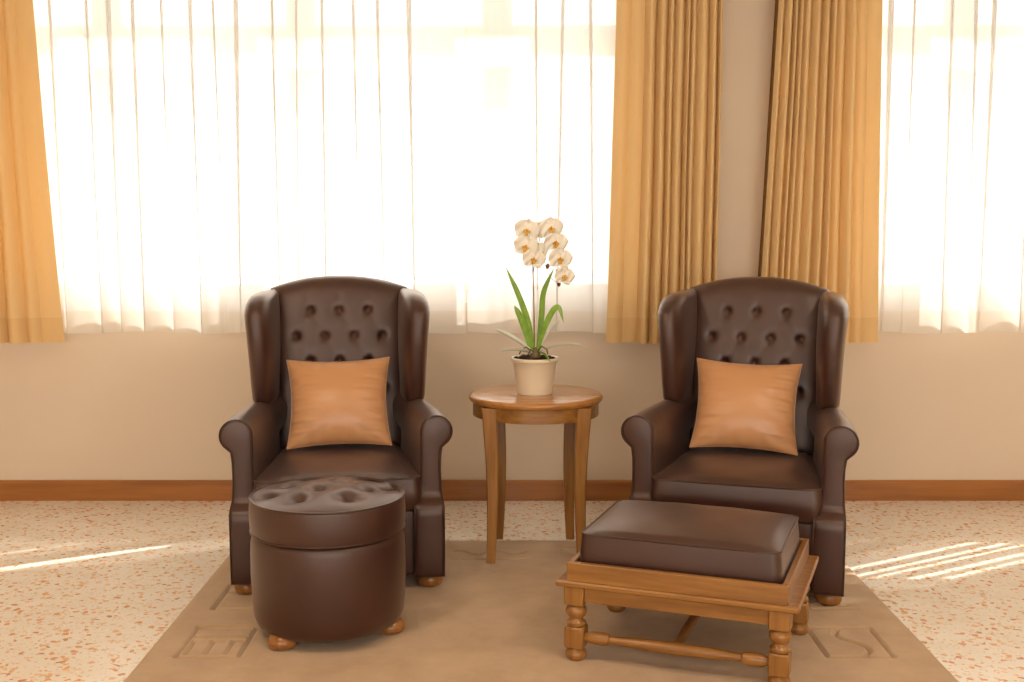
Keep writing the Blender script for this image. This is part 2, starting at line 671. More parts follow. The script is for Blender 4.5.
def build_sheer(name, x0, x1, y, seed, label, cut=None, group=None, calm=(), slits=()):
    zb, hem = 0.822, 0.10
    fn, nu, nv = sheer_geo(x0, x1, y, zb, TOPZ, 0.122, seed, hem, cut=cut, calm=calm)
    V = [fn(i, j) for j in range(nv + 1) for i in range(nu + 1)]
    w = nu + 1
    quad = lambda j, i: (j * w + i, j * w + i + 1, (j + 1) * w + i + 1, (j + 1) * w + i)
    def is_slit(i, j):
        x, _, z = V[j * w + i]
        return 0.95 < z < 1.62 and any(abs(x - c) < h / 2 for c, h in slits)
    body = Geo().add(V, [quad(j, i) for j in range(2, nv) for i in range(nu) if not is_slit(i, j)])
    o = body.build(name, M['sheer'], None, 75)
    hemg = Geo().add(V[:3 * w], [quad(j, i) for j in range(2) for i in range(nu)])
    hemg.build('hem', M['sheer_hem'], o, 75)
    tag(o, label, 'curtain', group)
    return o


SY = 5.38


def wedge(lo, hi, z0=0.97, z1=1.55):
    def f(z):
        t = min(1, max(0, (z - z0) / (z1 - z0)))
        t2 = min(1, max(0, (z - 1.62) / 0.35))
        return (lo + (hi - lo) * t) * (1 - t2) * min(1, max(0, (z - 1.02) / 0.03))
    return f


gapA = wedge(0.034, 0.056)
build_sheer('sheer_curtain', -2.9, -0.213, SY, 11, 'wide white sheer curtain behind the left armchair', lambda z: (0, gapA(z)), calm=[(-0.21, 0.25)], slits=[(-0.66, 0.022)])
build_sheer('sheer_curtain', -0.207, 0.72, SY, 12, 'narrower white sheer curtain behind the orchid', lambda z: (gapA(z), 0), calm=[(-0.21, 0.2)])
build_sheer('sheer_curtain', 1.40, 4.30, SY, 13, 'white sheer curtain on the window at the right edge', None, calm=[(3.3, 0.8)],
            slits=[(2.67, 0.03), (3.10, 0.06), (3.24, 0.035), (3.335, 0.035), (3.49, 0.045), (3.62, 0.06)])


def build_drape(name, top, bot, y, seed, label, plan, zb=0.785, edge=0):
    """gold drape. top / bot: (x0, x1). plan: list of (share of width, fold depth) runs from left to right"""
    rs = np.random.default_rng(seed)
    S, D = [0.0], [0.0]
    knots = []
    pos = 0.0
    sgn = 1
    for share, dep in plan:
        knots.append((pos, 0.0))
        knots.append((pos + share / 2, dep))
        pos += share
    tot = pos
    knots.append((pos, 0.0))
    ks = np.array([k[0] for k in knots]) / tot
    kd = np.array([k[1] for k in knots])
    nu = max(220, 24 * len(plan))
    zs = np.concatenate([[zb, zb + 0.06, zb + 0.115], np.linspace(zb + 0.13, TOPZ, 30)])
    lat = rs.uniform(-1, 1, len(ks)) * 0.25 / len(plan)

    def prof(s):
        i = int(np.clip(np.searchsorted(ks, s, 'right') - 1, 0, len(ks) - 2))
        f = (s - ks[i]) / (ks[i + 1] - ks[i])
        up = kd[i + 1] > kd[i]
        f = math.sin(math.pi / 2 * f) if up else 1 - math.cos(math.pi / 2 * f)
        return kd[i] + (kd[i + 1] - kd[i]) * f
    pr = [prof(i / nu) for i in range(nu + 1)]
    ph = rs.uniform(0, 6.28, 4)

    def fn(i, j):
        s = i / nu
        z = zs[j]
        t = (z - zb) / (TOPZ - zb)
        x0 = bot[0] + (top[0] - bot[0]) * t ** 0.85
        x1 = bot[1] + (top[1] - bot[1]) * t ** 0.85
        w = (1 - 0.25 * t)
        x = x0 + (x1 - x0) * s + 0.0012 * math.sin(5 * z + 9 * s + ph[0]) * (0 if i in (0, nu) else 1)
        yy = -pr[i] * w + 0.003 * math.sin(2.5 * z + 7 * s + ph[1])
        return (x, y + yy, z)
    nv = len(zs) - 1
    V = [fn(i, j) for j in range(nv + 1) for i in range(nu + 1)]
    w = nu + 1
    quad = lambda j, i: (j * w + i, j * w + i + 1, (j + 1) * w + i + 1, (j + 1) * w + i)
    o = Geo().add(V, [quad(j, i) for j in range(2, nv) for i in range(nu)]).build(name, M['drape'], None, 80)
    h = Geo().add(V[:3 * w], [quad(j, i) for j in range(2) for i in range(nu)]).build('hem', M['drape_hem'], o, 80)
    for oo in (o, h):
        sm = oo.modifiers.new('thickness', 'SOLIDIFY')
        sm.thickness = 0.0025
        sm.offset = 0
        sm.use_rim = False
    if edge:
        i = 0 if edge < 0 else nu
        g2 = Geo()
        A = []
        for j in range(nv + 1):
            p = fn(i, j)
            A.append([(p[0] + q * 0.5, p[1] + r_, p[2]) for q, r_ in ((0, -0.004), (edge * 0.016, 0.0), (edge * 0.016, 0.03), (0, 0.034))])
        g2.loft(A)
        g2.build('edge_lining', M['lining'], o, 60)
    tag(o, label, 'curtain', None)
    return o


DY = 5.29
folds = lambda n, d, rs: [(1.0 + 0.5 * rs.uniform(-1, 1), 0.75 * d * rs.uniform(0.6, 1.25)) for _ in range(n)]
rs = np.random.default_rng(3)
# left drape, only its right edge in the frame
build_drape('curtain', (-2.65, -2.160), (-2.69, -2.070), DY, 5,
            'gold curtain at the left edge of the view', folds(7, 0.07, rs) + [(1.6, 0.055), (1.2, 0.03), (1.8, 0.012)])
build_drape('curtain', (0.475, 0.945), (0.435, 0.94), DY, 6,
            'gold curtain between the orchid and the bare strip of wall', [(1.7, 0.03), (1.6, 0.012), (1.3, 0.07)] + folds(8, 0.075, rs))
build_drape('curtain', (1.207, 1.655), (1.128, 1.694), DY, 7,
            'gold curtain behind the right armchair, right of the bare strip of wall', folds(9, 0.075, rs) + [(1.6, 0.06), (1.5, 0.02), (2.0, 0.012)], edge=-1)

for i, (a, b) in enumerate((W1, W2)):
    t = Geo().box(a - 0.15, b + 0.15, 5.27, 5.40, TOPZ - 0.005, TOPZ + 0.03)
    t.box(a - 0.15, b + 0.15, 5.40, WY, TOPZ + 0.005, TOPZ + 0.025)
    structure(t.build('trim_%d' % (i + 1), M['white_paint'], None, 0), 'white curtain track over the window')

# ------------------------------------------------------------------ rug
RX0, RX1, RY0, RY1, RT = -1.14, 1.312, 2.35, 4.715, 0.014


def seg_d(X, Y, ax, ay, bx, by):
    dx, dy = bx - ax, by - ay
    L2 = dx * dx + dy * dy
    t = np.clip(((X - ax) * dx + (Y - ay) * dy) / L2, 0, 1)
    return np.hypot(X - ax - t * dx, Y - ay - t * dy)


def poly(pts, closed=False):
    q = list(pts) + ([pts[0]] if closed else [])
    return list(zip(q[:-1], q[1:]))


def motif_key(x0, x1, y0, y1):
    fx = lambda u: x0 + (x1 - x0) * u
    fy = lambda v: y0 + (y1 - y0) * v
    S = poly([(fx(0), fy(0)), (fx(1), fy(0)), (fx(1), fy(1)), (fx(0), fy(1))], True)
    S += [((fx(0.1), fy(0.9)), (fx(0.92), fy(0.9))), ((fx(0.1), fy(0.66)), (fx(0.92), fy(0.66)))]
    for u in (0.12, 0.44, 0.76):
        S += poly([(fx(u), fy(0.1)), (fx(u), fy(0.5)), (fx(u + 0.15), fy(0.5))])
    return S


def motif_wave(x0, x1, y0, y1):
    fx = lambda u: x0 + (x1 - x0) * u
    fy = lambda v: y0 + (y1 - y0) * v
    S = poly([(fx(0), fy(0)), (fx(1), fy(0)), (fx(1), fy(1)), (fx(0), fy(1))], True)
    c = [(0.48, 0.98), (0.40, 0.86), (0.36, 0.74), (0.42, 0.62), (0.54, 0.52), (0.64, 0.42), (0.72, 0.30), (0.70, 0.18), (0.60, 0.04)]
    return S + poly([(fx(a), fy(b)) for a, b in c])


def motif_ripple(x0, x1, y0, y1):
    fx = lambda u: x0 + (x1 - x0) * u
    fy = lambda v: y0 + (y1 - y0) * v
    S = [((fx(0), fy(0)), (fx(1), fy(0)))]
    pts = [(fx(k / 12), fy(0.62 + 0.2 * math.sin(k / 12 * 4 * math.pi + 0.5))) for k in range(13)]
    return S + poly(pts)


def motif_step(x0, x1, y0, y1):
    fx = lambda u: x0 + (x1 - x0) * u
    fy = lambda v: y0 + (y1 - y0) * v
    return poly([(fx(0), fy(1)), (fx(0.55), fy(1))]) + poly([(fx(0), fy(0.75)), (fx(0.4), fy(0)), (fx(1), fy(0))])


def build_rug():
    st = 0.0052
    nx, ny = int((RX1 - RX0) / st), int((RY1 - RY0) / st)
    # only the part near the frame needs the fine grid, the rest keeps it too: plain and even
    xs = np.linspace(RX0, RX1, nx + 1)
    ys = np.linspace(RY0, RY1, ny + 1)
    X, Y = np.meshgrid(xs, ys)
    segs = []
    segs += motif_key(-1.04, -0.845, 3.425, 3.70)
    segs += motif_wave(0.975, 1.18, 3.425, 3.675)
    segs += motif_key(-1.035, -0.84, 3.86, 4.13)[:6]
    segs += motif_step(0.93, 1.20, 3.86, 4.10)
    segs += poly([(0.98, 3.90), (1.17, 3.90)]) + poly([(0.98, 4.0), (1.15, 4.0)])
    segs += motif_ripple(-0.24, 0.06, 4.44, 4.58)
    segs += motif_step(0.20, 0.36, 4.47, 4.60)
    D = np.full(X.shape, 9.0)
    for (a, b) in segs:
        D = np.minimum(D, seg_d(X, Y, *a, *b))
    Z = np.full(X.shape, RT)
    Z -= 0.0125 * np.exp(-(D / 0.0072) ** 4)
    e = np.minimum.reduce([X - RX0, RX1 - X, Y - RY0, RY1 - Y])
    Z -= 0.006 * np.exp(-(e / 0.008))
    Z += 0.0008 * np.sin(X * 7 + 2 * np.sin(Y * 5)) * np.sin(Y * 9)
    V = np.stack([X, Y, Z], -1).reshape(-1, 3)
    w = nx + 1
    I, J = np.meshgrid(np.arange(nx), np.arange(ny))
    a = (J * w + I).ravel()
    Fc = np.stack([a, a + 1, a + w + 1, a + w], 1)
    # skirt down to the floor
    ring = list(range(0, w)) + [j * w + nx for j in range(1, ny + 1)] + [ny * w + i for i in range(nx - 1, -1, -1)] + [j * w for j in range(ny - 1, 0, -1)]
    n0 = len(V)
    low = V[ring].copy(); low[:, 2] = 0.0005
    V = np.concatenate([V, low])
    m = len(ring)
    skirt = [(ring[k], n0 + k, n0 + (k + 1) % m, ring[(k + 1) % m]) for k in range(m)]
    me = bpy.data.meshes.new('rug')
    me.from_pydata(V.tolist(), [], Fc.tolist() + skirt + [tuple(range(n0, n0 + m))])
    me.shade_smooth()
    me.set_sharp_from_angle(angle=R(60))
    me.materials.append(M['carpet'])
    o = bpy.data.objects.new('rug', me)
    COL.objects.link(o)
    return tag(o, 'flat beige rug with carved square motifs under the seats', 'rug')


build_rug()


# ------------------------------------------------------------------ armchair
def smooth01(t):
    t = min(1, max(0, t))
    return t * t * (3 - 2 * t)


def back_front_y(z):
    return 0.175 + 0.26 * (z - 0.45)


BTN = []
for row, (z, xs_) in enumerate([(0.965, (-0.118, 0, 0.118)), (0.862, (-0.177, -0.059, 0.059, 0.177)), (0.762, (-0.118, 0, 0.118)),
                                (0.655, (-0.177, -0.059, 0.059, 0.177)), (0.555, (-0.118, 0, 0.118))]):
    for x in xs_:
        BTN.append((row, x, z))


def backrest_geo():
    g = Geo()
    nu, nv = 96, 110
    z0 = 0.40
    creases = []
    for (r1, xa, za) in BTN:
        for (r2, xb, zb) in BTN:
            if r2 == r1 + 1 and abs(xa - xb) < 0.08:
                creases.append((xa, za, xb, zb))
        if r1 == 0:
            creases.append((xa, za, xa * 1.12, za + 0.06))

    def shape(u, v):
        ztop = 1.103 - 0.050 * abs(u) ** 2.2
        z = z0 + (ztop - z0) * v
        hw = 0.272 + 0.010 * smooth01((z - 0.6) / 0.4)
        return u * hw, z

    def puff(u, v):
        a = max(0, 1 - abs(u) ** 7)
        b = max(0, 1 - abs(2 * v - 1) ** 12)
        return (a * b) ** 0.5
    us = [math.sin(R(90) * (2 * i / nu - 1)) * 0.35 + (2 * i / nu - 1) * 0.65 for i in range(nu + 1)]
    vs_ = [(0.5 - 0.5 * math.cos(math.pi * j / nv)) * 0.35 + j / nv * 0.65 for j in range(nv + 1)]

    def front(i, j):
        u, v = us[i], vs_[j]
        x, z = shape(u, v)
        p = puff(u, v)
        d = 0.055 * p
        for (_, bx, bz) in BTN:
            q = math.hypot(x - bx, z - bz)
            if q < 0.1:
                d -= 0.022 * math.exp(-(q / 0.014) ** 1.2)
        cr = 0.0
        for c in creases:
            dx, dz = c[2] - c[0], c[3] - c[1]
            t = ((x - c[0]) * dx + (z - c[1]) * dz) / (dx * dx + dz * dz)
            t = min(1, max(0, t))
            q = math.hypot(x - c[0] - t * dx, z - c[1] - t * dz)
            if q < 0.04:
                cr = max(cr, 0.0012 * math.exp(-(q / 0.012) ** 2))
        d -= cr
        return (x, back_front_y(z) + 0.055 - d, z)

    def rear(i, j):
        u, v = us[i], vs_[j]
        x, z = shape(u, v)
        return (x, back_front_y(z) + 0.055 + 0.075 * puff(u, v) ** 0.7, z)
    w = nu + 1
    VF = [front(i, j) for j in range(nv + 1) for i in range(w)]
    VB = [rear(i, j) for j in range(nv + 1) for i in range(w)]
    fs = [(j * w + i, j * w + i + 1, (j + 1) * w + i + 1, (j + 1) * w + i) for j in range(nv) for i in range(nu)]
    g.add(VF, fs)
    g.add(VB, [q[::-1] for q in fs])
    return g, front


def wing_geo(s):
    g = Geo()
    loops = []
    tab = [  # z, front y, outer x at front, thickness
        (0.612, 0.070, 0.330, 0.066), (0.620, 0.050, 0.337, 0.082), (0.638, 0.036, 0.342, 0.090), (0.70, 0.018, 0.346, 0.094), (0.78, 0.002, 0.350, 0.100),
        (0.87, -0.012, 0.356, 0.106), (0.95, -0.012, 0.363, 0.111), (0.99, 0.000, 0.366, 0.112), (1.012, 0.014, 0.365, 0.110), (1.030, 0.036, 0.361, 0.104),
        (1.042, 0.060, 0.354, 0.092), (1.050, 0.09, 0.344, 0.070)]
    zz = np.array([t[0] for t in tab])
    zs = np.concatenate([np.linspace(0.612, 0.65, 7), np.linspace(0.67, 0.98, 12), np.linspace(0.99, 1.05, 10)])
    for z in zs:
        fy, ox, th = (float(np.interp(z, zz, [t[k] for t in tab])) for k in (1, 2, 3))
        by = back_front_y(z) + 0.10
        a, b = th / 2, (by - fy) / 2
        toe = R(4)
        cx = ox - a - b * math.sin(toe) * 0.55
        cy = (fy + by) / 2
        lp = sloop(0, 0, a, b, z, 2.9, 44)
        out = []
        for (x, y, q) in lp:
            X = cx + x - y * math.sin(toe) * 0.9
            out.append((s * X, cy + y, q + 0.0))
        # the top edge falls towards the front
        out = [(x, y, q - 0.20 * max(0, abs(x) - (cx - a)) * smooth01((z - 0.90) / 0.12)) for x, y, q in out]
        loops.append(out)
    g.loft(loops)
    return g


ARM_OUT = []


def arm_outline():
    zl = [0.047, 0.12, 0.20, 0.27, 0.300, 0.314, 0.326, 0.338, 0.355, 0.39, 0.43, 0.475]
    xi = [0.272, 0.272, 0.272, 0.272, 0.273, 0.275, 0.279, 0.283, 0.288, 0.294, 0.298, 0.299]
    xo = [0.381, 0.381, 0.381, 0.381, 0.381, 0.380, 0.378, 0.376, 0.374, 0.372, 0.371, 0.372]
    pts = list(zip(xi, zl)) + [(0.299, 0.53)]
    c, r = (0.357, 0.574), 0.058
    for k in range(0, 19):
        a = R(180 - k * (235 / 18))
        pts.append((c[0] + r * math.cos(a), c[1] + r * math.sin(a)))
    pts += [(0.377, 0.515), (0.374, 0.495)]
    pts += list(zip(xo, zl))[::-1]
    return pts


def arm_front(z):
    return -0.352 - 0.050 * (1 - smooth01((z - 0.300) / 0.040))


def arm_geo(s):
    ol = arm_outline()
    cx = 0.335
    loops = []
    ys = [0.30, 0.22, 0.10, 0.0, -0.10, -0.20, -0.28]

    def ring(y, inset=0.0, front=None):
        out = []
        for (x, z) in ol:
            yy = (y if z < 0.48 else min(y, 0.26)) if front is None else arm_front(z) + front
            sh = -0.055 * smooth01((yy + 0.35) / 0.55) - (0.035 * smooth01((yy - 0.08) / 0.16) if z > 0.48 else 0)
            X = x + sh
            if inset:
                # shrink towards the local middle line of the panel
                if z > 0.518:
                    dx, dz = x - 0.357, z - 0.574
                    q = math.hypot(dx, dz) or 1
                    k = max(0, q - inset) / q
                    X = 0.357 + dx * k + sh; z2 = 0.574 + dz * k
                else:
                    mid = 0.334
                    X = mid + (x - mid) * (1 - inset / 0.045) + sh
                    z2 = z + (inset if z < 0.06 else 0)
            else:
                z2 = z
            out.append((s * X, yy, z2))
        return out
    for y in ys:
        loops.append(ring(y))
    loops.append(ring(0, 0, 0.030))
    loops.append(ring(0, 0, 0.008))
    loops.append(ring(0, 0.003, 0.002))
    loops.append(ring(0, 0.007, 0.0))
    loops.append(ring(0, 0.014, -0.002))
    g = Geo()
    # fan cap at the front, from the ring to a middle line
    n = len(ol)
    g.loft(loops, cap=False)
    m = len(loops) * n - n
    m2 = 12
    lower = [(m + k, m + k + 1, m + n - 2 - k, m + n - 1 - k) for k in range(m2 - 1)]
    upper = tuple(range(m + m2 - 1, m + n - m2 + 1))
    rear = tuple(range(n))[::-1]
    g.f.extend(lower + [upper, rear])
    pipe = [p for p in ring(0, 0.001, 0.002)]
    return g, pipe


def make_chair():
    root = empty('armchair')
    L_ = M['leather']
    bg_, front = backrest_geo()
    back = bg_.build('backrest', L_, root, 60)
    for (row, bx, bz) in BTN:
        bm_ = Geo()
        y = back_front_y(bz) + 0.055 - 0.055 + 0.030
        prof = [(0.0005, 0.004), (0.004, 0.0036), (0.0068, 0.0015), (0.0075, -0.001), (0.006, -0.004), (0.0005, -0.005)]
        loops = [[(bx + r * math.cos(2 * math.pi * k / 12), y - h - 0.002, bz + r * math.sin(2 * math.pi * k / 12)) for k in range(12)] for r, h in prof]
        bm_.loft(loops)
        bm_.build('button', M['piping'], back, 60)
    for s in (-1, 1):
        wing_geo(s).build('wing', L_, root, 60)
        ag, pipe = arm_geo(s)
        arm = ag.build('arm', L_, root, 50)
        Geo().tube(pipe, 0.0028, 6, True).build('piping', M['piping'], arm, 60)
    # seat cushion
    shp = rrect(0.296, 0.235, -0.392, 0.235, 0.035)
    seat = cushion_geo(shp, 0.284, 0.414, 0.022, 0.030, 0.008, 0, -0.08, wr=0.001, box=(0.296, 0.313), rings=16).build('seat_cushion', L_, root, 60)
    pp = Geo()
    shp2 = rrect(0.295, 0.234, -0.391, 0.234, 0.035)
    pp.tube([(x, y, 0.4105) for x, y in shp2], 0.0034, 6, True)
    pp.build('piping', M['piping'], seat, 60)
    # base under the seat
    sb = cushion_geo(rrect(0.278, 0.25, -0.375, 0.34, 0.012), 0.050, 0.292, 0.010, 0.0, 0.001, 0, 0)
    sb.build('seat_base', L_, root, 40)
    # back panel behind the legs
    bp = Geo()
    lp = []
    for z in np.linspace(0.05, 1.02, 12):
        yb = 0.315 + 0.20 * smooth01((z - 0.3) / 0.8)
        lp.append(sloop(0, yb, 0.30 if z < 0.6 else 0.30, 0.045, z, 5, 40))
    bp.loft(lp)
    bp.build('back_panel', L_, root, 50)
    for (x, y) in ((-0.33, -0.345), (0.33, -0.345), (-0.26, 0.30), (0.26, 0.30)):
        f = Geo().lathe([(0.030, 0.0), (0.040, 0.006), (0.046, 0.018), (0.045, 0.032), (0.038, 0.044), (0.030, 0.052)], 28)
        f.build('foot', M['bun'], root, 40, (x, y, 0))
    return root


chair = make_chair()
tag(chair, 'brown leather wingback armchair behind the round tufted ottoman', 'armchair', 'brown wingback armchairs')
chair.location = (-0.673, 4.420, RT + 0.001)
chair.rotation_euler = (0, 0, R(7.3))
chair2 = copy_tree(chair)
tag(chair2, 'brown leather wingback armchair behind the rectangular wooden footstool', 'armchair', 'brown wingback armchairs')
chair2.location = (0.898, 4.342, RT + 0.001)
chair2.rotation_euler = (0, 0, R(-17.2))


# ------------------------------------------------------------------ satin pillows
def pillow(seed, glossx):
    g = Geo()
    rs_ = np.random.default_rng(seed)
    n = 64
    hs = 0.204
    ph = rs_.uniform(0, 6.28, 8)

    def P(i, j, sgn):
        u, v = 2 * i / n - 1, 2 * j / n - 1
        u = math.sin(u * math.pi / 2) * 0.5 + u * 0.5
        v = math.sin(v * math.pi / 2) * 0.5 + v * 0.5
        x = hs * u * (1 - 0.095 * (1 - v * v) * abs(u))
        z = hs * 0.90 * v * (1 - 0.085 * (1 - u * u) * abs(v))
        t = 0.078 * ((1 - u * u) ** 0.55) * ((1 - v * v) ** 0.55)
        e = abs(u) ** 3 * (1 - v * v)
        wr = 0.008 * e * math.sin(26 * v + ph[0] + 3 * u) * (0.4 + 0.9 * math.sin(7 * v + ph[5] + 2 * u) ** 2) + 0.005 * e * math.sin(51 * v + ph[1])
        e2 = abs(v) ** 4 * (1 - u * u)
        wr += 0.003 * e2 * math.sin(24 * u + ph[2])
        # creases running in from the lower corners
        for sx, k in ((-1, 3), (1, 4)):
            q = (u - sx) * 0.8 + (v + 1) * (0.9 * sx)
            wr += 0.0035 * math.exp(-(((u - sx) ** 2 + (v + 1) ** 2) / 0.35)) * math.sin(17 * q + ph[k])
        edge = (1 - u ** 8) * (1 - v ** 8)
        return (x, sgn * (t + wr * edge), z + hs)
    w = n + 1
    fs = [(j * w + i, j * w + i + 1, (j + 1) * w + i + 1, (j + 1) * w + i) for j in range(n) for i in range(n)]
    g.add([P(i, j, -1) for j in range(w) for i in range(w)], fs)
    g.add([P(i, j, 1) for j in range(w) for i in range(w)], [q[::-1] for q in fs])
    o = g.build('throw_pillow', M['satin'], None, 60)
    # seam around the edge
    path = [P(i, 0, 1) for i in range(n)] + [P(n, j, 1) for j in range(n)] + [P(n - i, n, 1) for i in range(n)] + [P(0, n - j, 1) for j in range(n)]
    s = Geo().tube(path, 0.0018, 5, True).build('seam', M['satin'], o, 60)
    return o


def place_pillow(o, ch, lx, ly, lz, tilt, roll, yaw):
    Mx = Matrix.Translation(ch.location) @ Matrix.Rotation(ch.rotation_euler.z, 4, 'Z') @ Matrix.Translation((lx, ly, lz)) @ \
        Matrix.Rotation(yaw, 4, 'Z') @ Matrix.Rotation(tilt, 4, 'X') @ Matrix.Rotation(roll, 4, 'Y')
    o.matrix_world = Mx


p1 = pillow(1, -1)
tag(p1, 'copper satin pillow on the armchair behind the round ottoman', 'pillow', 'copper satin pillows')
place_pillow(p1, chair, 0.000, -0.005, 0.434, R(-26), R(-1.0), R(-1))
p2 = pillow(5, -1)
tag(p2, 'copper satin pillow on the armchair behind the wooden footstool', 'pillow', 'copper satin pillows')
place_pillow(p2, chair2, -0.012, -0.005, 0.434, R(-26), R(1.8), R(4))


# ------------------------------------------------------------------ round tufted ottoman
def make_ottoman():
    root = empty('ottoman', (-0.600, 3.665, RT + 0.001), 0)
    r = 0.249
    body = Geo()
    prof = [(0.10, 0.026), (0.19, 0.028), (0.218, 0.034), (0.234, 0.046), (0.243, 0.072), (0.247, 0.12), (0.250, 0.20), (0.250, 0.27),
            (0.248, 0.310), (0.244, 0.330), (0.234, 0.344), (0.20, 0.348)]
    body.lathe(prof, 64)
    body.build('body', M['leather'], root, 50)
    shape = [(r * math.cos(2 * math.pi * k / 120), r * math.sin(2 * math.pi * k / 120)) for k in range(120)]
    bts = [(-0.175, -0.045), (-0.068, -0.115), (0.083, -0.105), (0.140, 0.012), (-0.022, -0.012), (-0.130, 0.062), (0.028, 0.105), (0.19, 0.085), (-0.08, 0.17), (0.11, 0.19)]
    top = cushion_geo(shape, 0.342, 0.454, 0.010, 0.034, 0.003, 0, 0, [(x, y, 0.040, 0.034) for x, y in bts], 40)
    t = top.build('tufted_lid', M['leather'], root, 60)
    Geo().tube([(x * 0.995, y * 0.995, 0.4525) for x, y in shape], 0.0036, 6, True).build('piping', M['piping'], t, 60)
    Geo().tube([(x * 1.0, y * 1.0, 0.3455) for x, y in shape], 0.003, 6, True).build('piping', M['piping'], t, 60)
    for (x, y) in bts:
        b = Geo().lathe([(0.0005, 0.003), (0.005, 0.0026), (0.008, 0.0005), (0.008, -0.003), (0.0005, -0.004)], 14)
        q = math.hypot(x, y) / (r * 0.97)
        b.build('button', M['piping'], t, 60, (x, y, 0.454 + 0.034 * (1 - q ** 2.4) - 0.040 + 0.003))
    for k in range(3):
        a = R(-127 + 119 * k)
        f = Geo().lathe([(0.028, 0.0), (0.040, 0.005), (0.047, 0.016), (0.046, 0.028), (0.038, 0.040), (0.030, 0.046)], 28)
        f.build('foot', M['bun'], root, 40, (0.205 * math.cos(a), 0.205 * math.sin(a), 0))
    return tag(root, 'round brown leather ottoman with deep tufted lid and bun feet', 'ottoman')


make_ottoman()


# ------------------------------------------------------------------ wooden footstool
def make_stool():
    a = R(-20.6)
    root = empty('footstool', (0.566, 3.520, RT + 0.001), a)
    hx, hy = 0.307, 0.232
    leg_prof = [(0.024, 0.0), (0.030, 0.006), (0.033, 0.016), (0.031, 0.026), (0.022, 0.034), (0.020, 0.040)]
    up_prof = [(0.020, 0.104), (0.029, 0.110), (0.030, 0.118), (0.020, 0.126), (0.019, 0.131), (0.028, 0.140), (0.033, 0.152), (0.030, 0.164), (0.022, 0.171), (0.022, 0.178)]
    for sx in (-1, 1):
        for sy in (-1, 1):
            g = Geo()
            g.lathe(leg_prof, 28)
            g.box(-0.030, 0.030, -0.030, 0.030, 0.038, 0.106, 0.005)
            g.lathe(up_prof, 28)
            g.box(-0.031, 0.031, -0.031, 0.031, 0.176, 0.236, 0.003)
            g.build('leg', M['oak'], root, 40, (sx * hx, sy * hy, 0))
    # stretchers: two turned rails between the end legs and one along
    def turned(length):
        h = length / 2
        P = [(-h, 0.013), (-h + 0.012, 0.015), (-h + 0.02, 0.019), (-h + 0.055, 0.0205), (-h + 0.075, 0.017), (-h + 0.08, 0.011), (-h + 0.10, 0.012), (-h + 0.16, 0.0165),
             (0, 0.019)]
        return P + [(-x, r) for x, r in P[-2::-1]]
    for sy in (-1, 1):
        pr = turned(2 * hx - 0.058)
        g = Geo().tube([(x, sy * hy, 0.072) for x, _ in pr], [r for _, r in pr], 20)
        g.build('stretcher', M['oak_x'], root, 40)
    g = Geo().tube([(0.0, y, 0.072) for y in np.linspace(-hy, hy, 7)], [0.010, 0.012, 0.014, 0.015, 0.014, 0.012, 0.010], 16)
    g.build('stretcher', M['oak_y'], root, 40)
    # apron between legs
    for sy in (-1, 1):
        Geo().box(-hx + 0.031, hx - 0.031, sy * (hy + 0.012) - 0.010, sy * (hy + 0.012) + 0.010, 0.188, 0.236, 0.002).build('apron', M['oak_x'], root, 0)
    for sx in (-1, 1):
        Geo().box(sx * (hx + 0.012) - 0.010, sx * (hx + 0.012) + 0.010, -hy + 0.031, hy - 0.031, 0.188, 0.236, 0.002).build('apron', M['oak_y'], root, 0)
    # ledge board and tray boards around the cushion
    Geo().box(-0.362, 0.362, -0.272, 0.272, 0.234, 0.252, 0.004).build('ledge', M['oak_x'], root, 0)
    for sy in (-1, 1):
        g = Geo().box(-0.330, 0.330, sy * 0.251 - 0.010, sy * 0.251 + 0.010, 0.250, 0.309, 0.003)
        g.build('tray_board', M['oak_x'], root, 0)
    for sx in (-1, 1):
        g = Geo().box(sx * 0.320 - 0.010, sx * 0.320 + 0.010, -0.242, 0.242, 0.250, 0.309, 0.003)
        g.build('tray_board', M['oak_y'], root, 0)
    shp = rrect(0.300, 0.300, -0.226, 0.226, 0.030)
    cu = cushion_geo(shp, 0.253, 0.393, 0.02, 0.030, 0.006, 0, 0, wr=0.0008, box=(0.300, 0.226), rings=16)
    c = cu.build('cushion', M['leather'], root, 60)
    Geo().tube([(x, y, 0.3895) for x, y in rrect(0.299, 0.299, -0.225, 0.225, 0.030)], 0.0036, 6, True).build('piping', M['piping'], c, 60)
    return tag(root, 'rectangular honey oak footstool with turned legs and brown leather cushion', 'footstool')


make_stool()


# ------------------------------------------------------------------ round side table
TX, TY, TZ = 0.095, 4.560, 0.659


